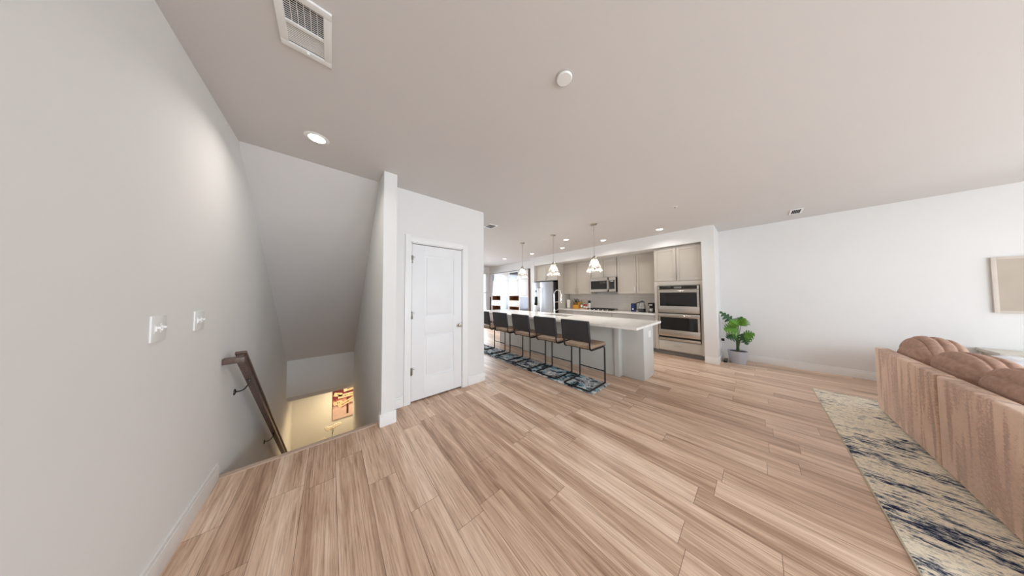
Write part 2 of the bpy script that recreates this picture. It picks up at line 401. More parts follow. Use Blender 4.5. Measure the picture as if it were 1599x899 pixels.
# kitchen soffit and the short partition that ends it
m = MB(); m.box(5.70, XR, .52, 5.36, 2.44, H); struct('trim_1', m, WALL)
m = MB(); m.box(5.70, XR, .52, .712, 0, 2.44); struct('wall_partition', m, WALL)
m = MB(); m.box(5.70, XR, 5.37, 5.55, 0, H); struct('wall_kitchen_end', m, WALL)
m = MB(); m.box(6.03, XR, 5.55, YF, 2.425, H); struct('trim_4', m, WALL)
# baseboards
def bb(name, *boxes):
    m = MB()
    for (x0, x1, y0, y1) in boxes:
        m.box(x0, x1, y0, y1, 0, .105, .002); dx = .004 if x1-x0 < y1-y0 else 0; dy = .004 if dx == 0 else 0
        m.box(x0+dx*(1 if x0 > XL else 0)-0, x1-dx*(1 if x1 < XR else 0), y0+dy, y1-dy*0, .105, .128, .003)
    struct(name, m, TRIM)
bb('baseboard_left', (XL, XL+.015, YB, YS-.03))
bb('baseboard_right', (XR-.015, XR, YB, .52))
bb('baseboard_partition', (5.685, 5.70, .505, .712), (5.70, XR-.016, .505, .52))
bb('baseboard_stair', (XS-.014, XP+.014, 2.60, 2.614), (XP, XP+.014, 2.614, YD), (XS-.014, XS, 2.614, YS-.03))
bb('baseboard_pantry', (XP+.014, DX0-.075, YD-.014, YD), (DX1+.09, XE+.014, YD-.014, YD), (XE, XE+.014, YD, 8.7))
# door casing, leaf, knob, hinges
m = MB(); c = .072
m.box(DX0-c, DX0, YD-.018, YD, 0, DZ+c+.02, .004); m.box(DX1, DX1+c+.012, YD-.018, YD, 0, DZ+c, .004); m.box(DX0-.001, DX1+.001, YD-.018, YD, DZ, DZ+c, .004)
m.box(DX0, DX0+.012, YD, YD+.12, 0, DZ); m.box(DX1-.012, DX1, YD, YD+.12, 0, DZ); m.box(DX0, DX1, YD, YD+.12, DZ-.012, DZ)
door = struct('door_1', m, TRIM, label='white two-panel pantry door in its casing', cat='door')
lx0, lx1, ly = DX0+.016, DX1-.016, YD+.004
def two_panel(m, x0, x1, y, z0, z1, panels, th=.035, dep=.011):
    # slab with sunk, raised-field panels: stiles, rails and fields
    xs0 = panels[0][0]; xs1 = panels[0][1]
    m.box(x0, xs0, y, y+th, z0, z1, .002); m.box(xs1, x1, y, y+th, z0, z1, .002)
    zs = sorted(panels, key=lambda p: p[2]); prev = z0
    for (a, b, c0, c1) in zs:
        m.box(xs0, xs1, y, y+th, prev, c0, .001); prev = c1
        m.box(a, b, y+dep, y+th, c0, c1)
        m.box(a+.03, b-.03, y+dep-.007, y+dep+.004, c0+.03, c1-.03, .005)
    m.box(xs0, xs1, y, y+th, prev, z1, .001)
m = MB(); two_panel(m, lx0, lx1, ly, .02, DZ-.022, [(.955, 1.372, .285, .845), (.955, 1.372, 1.085, 1.92)])
leaf = struct('door_leaf', m, DOORW, door)
m = MB(); m.lathe([(0, 0), (.03, 0), (.03, .006), (.012, .01), (.011, .035), (.024, .045), (.027, .058), (.022, .068), (0, .07)], (0, 0, 0), 20)
bmesh.ops.transform(m.bm, matrix=Matrix.Translation((1.448, ly, .936)) @ Matrix.Rotation(PI/2, 4, 'X'), verts=m.bm.verts)
struct('door_knob', m, NICKEL, leaf)
for z in (1.85, 1.12, .40):
    m = MB(); m.tube([(DX0+.014, YD-.006, z-.05), (DX0+.014, YD-.006, z+.05)], .006, 8); m.box(DX0+.002, DX0+.03, YD-.004, YD+.001, z-.045, z+.045, .001)
    m.tube([(DX0-.012, YD-.012, z+.03), (DX0+.05, YD-.012, z+.03)], .003, 6); struct('hinge', m, HINGE, leaf)
struct('strike_plate', MB().box(DX1-.016, DX1-.011, YD-.003, YD+.02, .90, .97), HINGE, door)
struct('door_shade_sheet', MB().box(DX0+.012, DX1-.012, YD+.045, YD+.055, .0, DZ-.012), SHADEBLACK, door)  # black sheet behind the leaf, painting the darkness of the closet

# ------------------------------------------------------------------ ceiling fittings
def register(name, x0, x1, y0, y1, label, bars, split=True, group=None):
    t = thing(name, label, 'ceiling vent', ((x0+x1)/2, (y0+y1)/2, H), group)
    f = .032 if split else .02; zt = H-.0005; zb_ = H-.012
    m = MB(); m.box(x0, x1, y0, y0+f, zb_, zt, .003); m.box(x0, x1, y1-f, y1, zb_, zt, .003); m.box(x0, x0+f, y0+f, y1-f, zb_, zt, .003); m.box(x1-f, x1, y0+f, y1-f, zb_, zt, .003)
    m.build('frame', PLASTIC, t)
    MB().box(x0+f, x1-f, y0+f, y1-f, H-.002, H-.0006).build('duct_shade_plate', SHADEBLACK, t)  # black plate painting the shade inside the duct
    m = MB(); L = y1-y0-2*f
    ym = y0+f+L*.52
    if split: m.box(x0+f, x1-f, ym-.006, ym+.006, zb_, H-.003)
    for i in range(1, bars):
        y = y0+f+L*i/bars
        if split and y > ym:
            m.box(x0+f, x1-f, y-.0042, y+.0028, H-.0055, H-.004)
        else: m.box(x0+f, x1-f, y-.0013, y+.0013, H-.0055, H-.004)
    m.build('louvres', PLASTIC, t)
    if split:
        m = MB()
        for i in range(1, 6): x = x0+f+(x1-x0-2*f)*i/6; m.box(x-.0013, x+.0013, y0+f, ym, H-.0055, H-.004)
        m.build('divider_bars', PLASTIC, t)
        MB().box(x0+.10, x0+.112, y1-f+.003, y1-f+.012, H-.022, H-.010, .002).build('damper_lever', PLASTIC, t)
    return t
register('ceiling_vent', -.222, -.018, 1.30, 1.612, 'white louvred ceiling register nearest the left wall, half open', 24)
register('ceiling_vent', 5.70, 6.02, -.53, -.40, 'small white slot vent on ceiling close to the right wall', 5, False)
register('ceiling_vent', 2.27, 2.47, 3.28, 3.52, 'small white ceiling vent beside the pantry wall corner', 7, False)
t = thing('smoke_detector', 'round flat white cover disc alone on the ceiling', 'ceiling disc', (1.09, .75, H))
MB().lathe([(0, -.014), (.042, -.014), (.047, -.009), (.047, -.004), (0, -.004)], (1.09, .75, H), 32).build('cover', PLASTIC, t)
MB().lathe([(.049, -.0045), (.056, -.003), (.056, -.0004), (.040, -.0004), (.040, -.0045)], (1.09, .75, H), 32, close=True).build('base_ring', M_('grey_gap', (196, 192, 188), .6), t)
for (x, y, lb) in ((4.07, .80, 'tiny recessed ceiling sprinkler between smoke disc and oven wall'), (4.0, 3.40, 'tiny recessed ceiling sprinkler above the kitchen island')):
    t = thing('sprinkler', lb, 'sprinkler', (x, y, H))
    MB().lathe([(.02, -.006), (.04, -.004), (.042, -.0004), (.018, -.0004), (.018, -.006)], (x, y, H), 20, close=True).build('escutcheon', PLASTIC, t)
    m = MB(); m.lathe([(0, -.022), (.014, -.021), (.014, -.018), (.004, -.016), (.005, 0), (0, 0)], (x, y, H), 12); m.build('nozzle', NICKEL, t)

def spot(parent, x, y, z, power, size=.12, color=(1, .95, .89), spread=2.6):
    d = bpy.data.lights.new('lamp_light', 'AREA'); d.shape = 'DISK'; d.size = size; d.energy = power; d.color = color; d.spread = spread
    o = bpy.data.objects.new('lamp_light', d); COL.objects.link(o); o.parent = parent; o.location = Vector((x, y, z))-wloc(parent)
def downlight(x, y, label, power=DOWN_W, r=.058, lens=LENS):
    t = thing('recessed_light', label, 'recessed light', (x, y, H), 'recessed ceiling lights')
    MB().lathe([(r, -.006), (r+.022, -.004), (r+.026, -.0004), (r-.004, -.0004), (r-.004, -.003)], (x, y, H), 32, close=True).build('trim_ring', PLASTIC, t)
    MB().lathe([(0, -.0035), (r-.001, -.0035), (r-.001, -.0006), (0, -.0006)], (x, y, H), 32).build('lens', lens, t)
    if power: spot(t, x, y, H-.02, power)
downlight(-.114, 2.44, 'lit recessed ceiling light above the top of the stairs', STAIR_W)
downlight(5.247, 1.30, 'lit recessed ceiling light in front of the wall ovens')
downlight(5.198, 2.49, 'lit recessed ceiling light just right of the nearest pendant lamp')
downlight(5.123, 3.68, 'lit recessed ceiling light nearer the fridge, behind the middle pendant')
downlight(4.414, 3.055, 'lit recessed ceiling light upper right of the middle pendant, over the island edge')
downlight(5.066, 4.85, 'lit recessed ceiling light between far and middle pendants')
downlight(4.976, 6.20, 'lit recessed ceiling light left of the far pendant, near dining end')
downlight(4.891, 7.06, 'unlit recessed ceiling light deepest in the dining end', 0, .05, M_('unlit_lens', (190, 188, 186), .4, var=0))

# ------------------------------------------------------------------ left wall: switches, handrail
def switch_plate(y0, y1, z0, z1, label):
    x = XL; t = thing('light_switch', label, 'light switch', (x, (y0+y1)/2, (z0+z1)/2), 'double switch plates on the left wall')
    MB().box(x, x+.007, y0, y1, z0, z1, .003).build('cover_plate', PLASTIC, t)
    zc = (z0+z1)/2
    for q in (.3, .7):
        yc = y0+(y1-y0)*q
        MB().box(x+.0065, x+.0078, yc-.012, yc+.012, zc-.022, zc+.022, .0005).build('switch_surround', PLASTIC, t)
        m = MB(); m.box(x+.007, x+.012, yc-.009, yc+.009, zc-.012, zc+.012, .001); m.box(x+.010, x+.021, yc-.005, yc+.005, zc-.001, zc+.009, .002); m.build('toggle', TRIM, t)
switch_plate(1.832, 1.95, 1.166, 1.29, 'white double toggle switch plate closer to the camera, lower one')
switch_plate(2.245, 2.37, 1.170, 1.29, 'white double toggle switch plate farther along, nearer the handrail')

t = thing('handrail', 'dark wood handrail descending the stairs on the left wall', 'handrail', (XL, 2.74, .87))
def rz(y): return .872-.865*(y-2.765)
m = MB(); m.tube([(-.55, 2.742, rz(2.742)+.0), (-.55, 6.0, rz(6.0))], 0, flat=(.020, .026)); m.tube([(-.55, 2.752, rz(2.742)+.034), (-.55, 6.0, rz(6.0)+.034)], 0, flat=(.029, .010))
m.build('rail', RAILW, t)
m = MB(); m.box(XL, -.522, 2.715, 2.775, .846, .892, .004); m.build('wall_return', RAILW, t)
for y in (3.02, 4.25, 5.4):
    zr = rz(y)-.03; m = MB()
    m.tube(rpath([(XL+.004, y+.01, zr-.085), (XL+.05, y+.01, zr-.085), (-.55, y, zr-.03), (-.55, y, zr+.012)], .04), .0055, 8)
    m.lathe([(0, 0), (.026, 0), (.024, .006), (.010, .010), (0, .010)], (XL, y+.01, zr-.085), 16, axis='x'); m.box(-.562, -.538, y-.03, y+.03, zr+.005, zr+.012, .001)
    m.build('bracket', BRONZE, t)
t = thing('wall_peg', 'tiny dark peg high on the stair side wall', 'wall peg', (XS, 4.209, 1.743))
MB().lathe([(0, 0), (.012, 0), (.012, -.004), (.006, -.006), (.006, -.024), (.010, -.028), (0, -.03)], (XS, 4.209, 1.743), 12, axis='x').build('peg', BRONZE, t)

# ------------------------------------------------------------------ downstairs: canvas picture, orchid, lamp
DOWNLAMP = 11.5
t = thing('ceiling_lamp', 'warm round ceiling lamp of the lower hall, hidden by the header', 'ceiling lamp', (.5, 6.55, -.75))
MB().lathe([(0, -.05), (.10, -.045), (.13, -.02), (.135, 0), (0, 0)], (.5, 6.55, -.75), 24).build('lamp_shade', BULB, t)
spot(t, .3, 6.36, -.86, DOWNLAMP, .35, (1, .78, .44), PI)
t = thing('canvas_picture', 'red and cream canvas of a wooden signpost on lower stair wall', 'picture', (.36, 6.95, -1.28))
cx0, cx1, cz0, cz1 = .073, .66, -1.70, -.80; yy = 6.92
MB().box(cx0, cx1, yy, 6.95, cz0, cz1, .003).build('stretched_canvas', M_('canvas_edge', (120, 60, 62), .8), t)
k = NT('signpost_print'); zc = k.new('ShaderNodeTexCoord'); sx = k.new('ShaderNodeSeparateXYZ'); k.link(zc.outputs['Object'], sx.inputs[0])
g = k.math('ADD', k.math('DIVIDE', sx.outputs[2], .9), .5); nz = k.noise(k.coord((2.2, 1, 5)), 2.4, 5, .6, .5)
gg = k.math('ADD', g, k.math('MULTIPLY', k.math('SUBTRACT', nz, .5), .5))
k.link(k.ramp(gg, [(.08, lin(216, 190, 184)), (.30, lin(204, 172, 168)), (.38, lin(110, 52, 60)), (.46, lin(198, 156, 138)), (.55, lin(116, 36, 48)), (.8, lin(84, 16, 30))]), k.b.inputs['Base Color']); k.b.inputs['Roughness'].default_value = .7
MB().box(cx0+.002, cx1-.002, yy-.002, yy, cz0+.002, cz1-.002).build('print', k.m, t)
BOARD = M_('signboard_cream', (206, 182, 152), .7, var=.06, vs=20); INK = M_('ink', (70, 30, 30), .8, var=0)
m = MB(); m.box(.345, .385, yy-.008, yy-.002, -1.62, -1.0); m.build('painted_post', INK, t)
for (xa, za, w_, ang) in ((.44, -1.00, .32, .12), (.375, -1.155, .40, .02), (.37, -1.32, .40, .38), (.18, -1.10, .18, -.30), (.18, -1.30, .18, .15), (.60, -1.10, .2, .3)):
    Mx = Matrix.Translation((xa, yy-.010, za)) @ Matrix.Rotation(-ang, 4, 'Y')
    m = MB(); h2 = .045
    m.prism([Mx @ Vector(p) for p in ((-w_/2, 0, -h2), (w_/2-.03, 0, -h2), (w_/2, 0, 0), (w_/2-.03, 0, h2), (-w_/2, 0, h2))], (0, .006, 0))
    b = m.build('painted_signboard', BOARD, t)
    m = MB(); x = -w_/2+.07
    while x < w_/2-.08:
        hh = random.uniform(.010, .022); m.box(x, x+.012, -.0015, 0, -hh, hh, M=Mx); x += random.uniform(.018, .03)
    m.build('painted_strokes', INK, b)
t = thing('orchid', 'white flowering orchid sprays at foot of the stairs', 'plant', (.06, 6.6, ZL))
m = MB(); m.lathe([(0, 0), (.28, 0), (.28, .03), (.05, .05), (.05, .85), (.24, .88), (.24, .92), (0, .92)], (.06, 6.6, ZL), 20); m.build('plant_stand', RAILW, t)
m = MB(); m.lathe([(0, .92), (.06, .92), (.075, 1.05), (.068, 1.05), (.055, .99), (0, .99)], (.06, 6.6, ZL), 20); m.build('pot', POT, t)
for q, pts in enumerate(([(.06, 6.6, -2.1), (.075, 6.6, -1.85), (.06, 6.6, -1.72), (.0, 6.6, -1.70)], [(.06, 6.6, -2.1), (.07, 6.6, -1.9), (.11, 6.58, -1.68), (.17, 6.58, -1.68)], [(.06, 6.6, -2.1), (0, 6.58, -2.0), (-.06, 6.57, -1.90), (-.1, 6.57, -1.93)])):
    st = MB(); st.tube(rpath(pts, .06), .004, 6); so = st.build('stem', STEMM, t)
    for j in range(5):
        a = Vector(pts[-2]).lerp(Vector(pts[-1]), j/4*1.2); m = MB(); a += Vector((random.uniform(-.02, .02), -.02, random.uniform(-.025, .02)))
        for p in range(5):
            an = p*2*PI/5; m.ball(a+Vector((.023*math.cos(an), 0, .023*math.sin(an))), .022, .005, .019, 1, 8, Matrix.Rotation(-an, 4, 'Y'))
        m.build('flower', PETAL, so)

# ------------------------------------------------------------------ kitchen cabinets
def shaker(m, x, y0, y1, z0, z1, th=.02, fr=.055, dep=.009):
    # door facing -x with a sunk flat panel
    m.box(x, x+th, y0, y0+fr, z0, z1, .0015); m.box(x, x+th, y1-fr, y1, z0, z1, .0015)
    m.box(x, x+th, y0+fr, y1-fr, z0, z0+fr, .0015); m.box(x, x+th, y0+fr, y1-fr, z1-fr, z1, .0015)
    m.box(x+dep, x+th, y0+fr, y1-fr, z0+fr, z1-fr)
def pull(x, y, z, L=.13, vertical=True):
    m = MB(); d = Vector((0, 0, L/2)) if vertical else Vector((0, L/2, 0)); c = Vector((x-.028, y, z))
    m.tube([c-d, c+d], .0055, 8)
    for s_ in (-.75, .75): m.tube([c+d*s_, c+d*s_+Vector((.029, 0, 0))], .0042, 8)
    return m
def door_pair(t, x, y0, y1, z0, z1, hz, mat=CAB):
    ym = (y0+y1)/2; g = .0045
    for a, b, hy in ((y0+g, ym-g, ym-.04), (ym+g, y1-g, ym+.04)):
        m = MB(); shaker(m, x, a, b, z0, z1); d = m.build('door', mat, t); pull(x, hy, hz).build('handle', NICKEL, d)
XU = 6.12
def upper(y0, y1, z0, z1, label, x=XU, hz=None, name='upper_cabinet'):
    t = thing(name, label, 'cabinet', (XC, (y0+y1)/2, z0), 'upper kitchen cabinets')
    MB().box(x+.021, XC, y0, y1, z0, z1).build('carcass', CAB, t)
    door_pair(t, x, y0, y1, z0+.002, z1-.04, hz or z0+.12)
    return t
upper(3.345, 4.352, 1.385, 2.44, 'greige two-door wall cabinet between fridge and microwave')
upper(2.565, 3.335, 1.868, 2.44, 'short greige two-door cabinet above the microwave', hz=1.95)
upper(1.578, 2.555, 1.385, 2.44, 'greige two-door wall cabinet between microwave and oven tower')
upper(4.362, 5.36, 1.86, 2.44, 'greige two-door cabinet above the refrigerator', x=5.77, hz=1.96)
# side panel right of the fridge
tag(MB().box(5.80, XC, 4.353, 4.361, 0, 2.44).build('fridge_side_panel', CAB, loc=(6.1, 4.357, 0)), 'thin greige panel standing between fridge and worktop', 'panel')
# oven tower: carcass around the ovens, doors on top, drawer below
t = thing('oven_tower', 'tall greige cabinet housing the two wall ovens', 'cabinet', (6.1, 1.14, 0)); y0, y1 = .722, 1.568; x = 5.78
m = MB(); m.box(x+.021, XC, y0, .765, .1, 2.43); m.box(x+.021, XC, 1.505, y1, .1, 2.43); m.box(x+.021, XC, .765, 1.505, 1.56, 2.43); m.box(x+.021, XC, .765, 1.505, .1, .335); m.build('carcass', CAB, t)
m = MB(); m.box(x, x+.021, y0, .762, .1, 1.655, .001); m.box(x, x+.021, 1.508, y1, .1, 1.655, .001); m.box(x, x+.021, .762, 1.508, 1.565, 1.655, .001); m.build('face_frame', CAB, t)
door_pair(t, x, y0, y1, 1.665, 2.40, 1.78)
m = MB(); m.box(x, x+.02, .765, 1.505, .115, .325, .002); d = m.build('drawer', CAB, t)
pull(x, 1.14, .235, .14, False).build('handle', NICKEL, d)
MB().box(x+.07, XC, y0, y1, 0, .1).build('toe_kick', TOE, t)
# ovens
t = thing('double_oven', 'stainless double wall oven with black glass doors', 'oven', (5.8, 1.135, .34)); y0, y1 = .775, 1.495; xo = 5.752
MB().box(xo+.03, 6.35, y0, y1, .345, 1.553).build('body', BPLAS, t)
MB().box(xo+.004, xo+.03, y0, y1, 1.47, 1.553, .002).build('control_panel', STEEL, t)
p = MB().box(xo+.001, xo+.01, y0+.03, y1-.03, 1.478, 1.548, .001).build('control_glass', BGLASS, t)
MB().box(xo-.001, xo+.001, 1.06, 1.19, 1.495, 1.535).build('display', GREYG, p)
for (z0, z1, g0, g1, hz) in ((.955, 1.465, 1.105, 1.405, 1.435), (.432, .935, .575, .855, .90)):
    m = MB(); m.box(xo, xo+.03, y0, y1, z0, g0, .003); m.box(xo, xo+.03, y0, y1, g1, z1, .003); m.box(xo, xo+.03, y0, y0+.035, g0, g1); m.box(xo, xo+.03, y1-.035, y1, g0, g1)
    d = m.build('oven_door', STEEL, t)
    MB().box(xo+.002, xo+.02, y0+.035, y1-.035, g0, g1).build('door_glass', BGLASS, d)
    m = MB(); m.tube([(xo-.045, y0+.01, hz), (xo-.045, y1-.01, hz)], .011, 12)
    for yy_ in (y0+.05, y1-.05): m.box(xo-.045, xo+.002, yy_-.008, yy_+.008, hz-.008, hz+.008, .002)
    m.build('handle', CHROME, d)
MB().box(xo+.004, xo+.03, y0, y1, .345, .392, .002).build('vent_trim', STEEL, t)
# base cabinets, three units under one worktop
GREYB = M_('base_greige_cool_lit', (178, 176, 172), .45, var=.02)  # the greige paint tinted cooler, for the cooler light on lower cabinets
XB = 5.80
for (a, b, nm) in ((3.815, 4.35, 'narrow grey base cabinet nearest the fridge'), (2.585, 3.811, 'wide grey base cabinet under the cooktop'), (1.572, 2.581, 'grey base cabinet next to the oven tower')):
    t = thing('base_cabinet', nm, 'cabinet', (6.1, (a+b)/2, 0), 'base cabinets along the back wall')
    MB().box(XB+.021, XC, a, b, .1, .872).build('carcass', GREYB, t); MB().box(XB+.08, XC, a, b, 0, .1).build('toe_kick', TOE, t)
    d = MB().box(XB, XB+.02, a+.002, b-.002, .72, .868, .002).build('drawer', GREYB, t); pull(XB, (a+b)/2, .79, .16, False).build('handle', NICKEL, d)
    ym = (a+b)/2
    for (c0, c1) in ((a+.002, ym-.001), (ym+.001, b-.002)) if b-a > .7 else ((a+.002, b-.002),):
        m = MB(); shaker(m, XB, c0, c1, .11, .714); d = m.build('door', GREYB, t); pull(XB, c1-.04 if c0 == a+.002 else c0+.04, .62).build('handle', NICKEL, d)
tag(MB().box(5.775, XR-.012, 1.571, 4.350, .873, .905, .003).build('kitchen_worktop', QUARTZ, loc=(6.12, 2.96, .873)), 'white quartz worktop along the back wall under the cabinets', 'worktop')
struct('trim_backsplash', MB().box(XR-.01, XR, 1.571, 4.350, .906, 1.384), SPLASH)
# microwave
t = thing('microwave', 'stainless over-range microwave under the short cabinet', 'microwave', (6.2, 2.95, 1.44)); y0, y1 = 2.572, 3.330; xm = 6.045; z0, z1 = 1.44, 1.862
MB().box(xm+.03, XC, y0, y1, z0, z1, .003).build('body', BPLAS, t)
m = MB(); m.box(xm, xm+.03, 2.80, y1, z0+.005, z0+.085, .003); m.box(xm, xm+.03, 2.80, y1, z1-.09, z1, .003); m.box(xm, xm+.03, y1-.02, y1, z0+.085, z1-.09); m.box(xm, xm+.03, 2.76, 2.815, z0+.085, z1-.09)
d = m.build('oven_door', STEEL, t)
MB().box(xm+.003, xm+.02, 2.815, y1-.02, z0+.085, z1-.09).build('door_window', BGLASS, d)
MB().box(xm-.03, xm-.012, 2.775, 2.80, z0+.05, z1-.05, .005).tube([(xm-.02, 2.787, z0+.08), (xm+.005, 2.787, z0+.08)], .008).tube([(xm-.02, 2.787, z1-.08), (xm+.005, 2.787, z1-.08)], .008).build('handle', STEEL, d)
m = MB(); m.box(xm, xm+.03, y0, 2.76, z0+.005, z0+.085, .003); m.box(xm, xm+.03, y0, 2.76, z1-.09, z1, .003); m.box(xm, xm+.03, y0, y0+.03, z0+.085, z1-.09); m.build('side_trim', STEEL, t)
cp = MB().box(xm+.001, xm+.02, y0+.03, 2.76, z0+.085, z1-.09).build('control_panel', BGLASS, t)
MB().box(xm-.0005, xm+.001, 2.635, 2.72, z1-.125, z1-.105).build('display', M_('lit_display', (225, 228, 230), .4, var=0), cp)
m = MB()
for r in range(4):
    for c_ in range(3): m.box(xm-.0005, xm+.001, 2.63+c_*.036, 2.652+c_*.036, z0+.10+r*.034, z0+.118+r*.034)
m.build('buttons', M_('dim_button', (60, 60, 62), .5, var=0), cp)
# fridge
t = thing('refrigerator', 'stainless side-by-side refrigerator with dark dispenser', 'refrigerator', (5.95, 4.85, 0)); xf = 5.585; y0, y1 = 4.43, 5.335
MB().box(xf+.07, 6.40, y0, y1, .02, 1.79, .004).build('body', M_('fridge_dark_side', (38, 36, 35), .5), t)
ys = 4.985
for (a, b, hy) in ((ys+.003, y1, ys+.035), (y0, ys-.003, ys-.035)):
    d = MB().box(xf, xf+.068, a, b, .09, 1.815, .008).build('door', FRIDGE, t)
    m = MB(); m.tube(rpath([(xf+.002, hy, 1.62), (xf-.055, hy, 1.62), (xf-.055, hy, .62), (xf+.002, hy, .62)], .03), .012, 10); m.build('handle', CHROME, d)
    if a > ys:
        q = MB().box(xf-.004, xf+.01, 5.08, 5.265, 1.0, 1.30, .004).build('dispenser', BGLASS, d)
        MB().box(xf-.008, xf-.003, 5.075, 5.27, .985, 1.0, .001).build('drip_tray', STEEL, d)
        MB().box(xf-.003, xf+.001, 5.15, 5.21, 1.46, 1.53, .001).build('badge', BPLAS, d)
MB().box(xf+.05, xf+.08, y0, y1, .0, .085).build('kick_grille', BPLAS, t)

# worktop items ------------------------------------------------
ZC = .905
t = thing('cooktop', 'black gas cooktop with iron grates under the microwave', 'cooktop', (6.12, 3.06, ZC))
MB().box(5.87, 6.38, 2.62, 3.40, ZC, ZC+.012, .003).build('hob_plate', STEEL, t)
for (a, b) in ((2.64, 2.88), (2.885, 3.135), (3.14, 3.38)):
    m = MB()
    for x in (5.95, 6.13, 6.31): m.box(x-.008, x+.008, a, b, ZC+.035, ZC+.05)
    for y in (a+.01, (a+b)/2, b-.01): m.box(5.94, 6.32, y-.007, y+.007, ZC+.035, ZC+.05)
    for x in (5.95, 6.31):
        for y in (a+.01, b-.01): m.box(x-.008, x+.008, y-.008, y+.008, ZC+.012, ZC+.036)
    m.build('grate', BPLAS, t)
for (x, y) in ((6.02, 2.76), (6.25, 2.76), (6.13, 3.01), (6.02, 3.26), (6.25, 3.26)):
    MB().lathe([(0, 0), (.045, 0), (.045, .012), (.03, .018), (0, .018)], (x, y, ZC+.012), 16).build('burner', BPLAS, t)
for i in range(5): MB().lathe([(0, 0), (.018, 0), (.016, .022), (0, .022)], (5.90, 2.75+i*.13, ZC+.012), 12).build('knob', STEEL, t)
t = thing('paper_towel_holder', 'white paper towel roll standing near the fridge', 'paper towel', (6.2, 4.225, ZC))
MB().lathe([(0, 0), (.075, 0), (.075, .01), (.01, .012), (.007, .32), (0, .325)], (6.2, 4.225, ZC), 20).build('holder', NICKEL, t)
MB().lathe([(.02, .013), (.06, .013), (.062, .02), (.062, .28), (.06, .287), (.02, .287)], (6.2, 4.225, ZC), 24, close=True).build('paper_roll', PAPER, t)
t = thing('knife_block', 'honey wood knife block with black knives', 'knife block', (6.2, 3.90, ZC))
m = MB(); m.prism([(6.10, 3.80, ZC), (6.32, 3.80, ZC), (6.36, 3.80, ZC+.17), (6.25, 3.80, ZC+.23), (6.10, 3.80, ZC+.10)], (0, .20, 0), .004); m.build('block', KWOOD, t)
for i in range(4):
    for j in range(2):
        y = 3.83+i*.047; a = Vector((6.14+j*.09, y, ZC+.13+j*.075)); d = Vector((-.45, random.uniform(-.06, .06), .9)).normalized()
        m = MB(); m.tube([a, a+d*.05, a+d*(.12+.03*(i % 2))], [.010, .012, .009], 8); kn = m.build('knife_handle', BPLAS, t)
t = tag(MB().box(6.08, 6.34, 3.408, 3.745, ZC, ZC+.018, .004).build('serving_tray', CREAM, loc=(6.2, 3.57, ZC)), 'cream tray holding bottles beside the knife block', 'tray')
def bottle(x, y, h, r, mat, capm, label, neck=.35):
    t = thing('bottle', label, 'bottle', (x, y, ZC+.018), 'bottles on the cream tray'); z = ZC+.018
    MB().lathe([(0, 0), (r, 0), (r, h*(1-neck)-.02), (r*.75, h*(1-neck)+.01), (r*.36, h*(1-neck)+.03), (r*.34, h-.02), (0, h-.02)], (x, y, z), 16).build('body', mat, t)
    MB().lathe([(0, h-.025), (r*.42, h-.025), (r*.42, h), (0, h)], (x, y, z), 12).build('cap', capm, t)
    MB().lathe([(r+.0006, h*.15), (r+.0008, h*.45)], (x, y, z), 16).build('paper_label', PAPER, t)
bottle(6.15, 3.70, .26, .028, OLIVE, BPLAS, 'greenish bottle on the tray, next to the knife block')
bottle(6.24, 3.64, .20, .026, AMBER, REDB, 'short amber bottle with red cap on the tray')
bottle(6.14, 3.60, .17, .03, REDB, PLASTIC, 'small red bottle in the middle of the tray')
bottle(6.25, 3.55, .31, .026, CLEARG, NICKEL, 'tallest clear slim bottle on the tray', .45)
bottle(6.14, 3.52, .15, .03, AMBER, CREAM, 'small amber jar at the front of the tray', .2)
t = thing('pepper_mill', 'black pepper mill at the cooktop side of the tray', 'pepper mill', (6.2, 3.455, ZC+.018))
MB().lathe([(0, 0), (.035, 0), (.035, .16), (.028, .18), (0, .18)], (6.2, 3.455, ZC+.018), 16).build('jar', PAPER, t)
MB().lathe([(0, .18), (.04, .18), (.042, .23), (.03, .255), (0, .255)], (6.2, 3.455, ZC+.018), 16).build('lid', BPLAS, t)
t = thing('canister', 'dark blue canister left of the glass coffee carafe', 'canister', (6.2, 2.178, ZC))
MB().box(6.15, 6.25, 2.125, 2.23, ZC, ZC+.20, .012).build('body', BLUEP, t); MB().box(6.155, 6.245, 2.13, 2.225, ZC+.20, ZC+.222, .006).build('lid', BPLAS, t)
MB().lathe([(0, 0), (.02, 0), (.02, .001), (0, .001)], (6.149, 2.178, ZC+.07), 16, axis='x').build('badge', PAPER, t)
t = thing('coffee_carafe', 'glass coffee carafe with black handle and base', 'carafe', (6.2, 1.97, ZC))
MB().lathe([(0, 0), (.085, 0), (.085, .035), (.08, .04), (0, .04)], (6.2, 1.97, ZC), 20).build('base', BPLAS, t)
MB().lathe([(.078, .041), (.082, .06), (.078, .15), (.06, .22), (.062, .25)], (6.2, 1.97, ZC), 24).build('glass_jug', CLEARG, t)
MB().lathe([(0, .042), (.074, .042), (.077, .085), (0, .085)], (6.2, 1.97, ZC), 20).build('coffee', M_('coffee', (40, 24, 14), .2, var=0), t)
MB().lathe([(0, .25), (.066, .25), (.062, .275), (.015, .28), (.012, .30), (0, .30)], (6.2, 1.97, ZC), 20).build('lid', BPLAS, t)
MB().tube(rpath([(6.19, 2.03, ZC+.24), (6.17, 2.10, ZC+.24), (6.17, 2.10, ZC+.06), (6.19, 2.045, ZC+.05)], .05), .010, 8).build('handle', BPLAS, t)
t = thing('coffee_maker', 'small black coffee maker beside the oven tower', 'coffee maker', (6.2, 1.75, ZC))
MB().box(6.10, 6.30, 1.69, 1.81, ZC, ZC+.03, .006).build('base', BPLAS, t); MB().box(6.21, 6.30, 1.69, 1.81, ZC+.03, ZC+.17, .006).build('column', BPLAS, t)
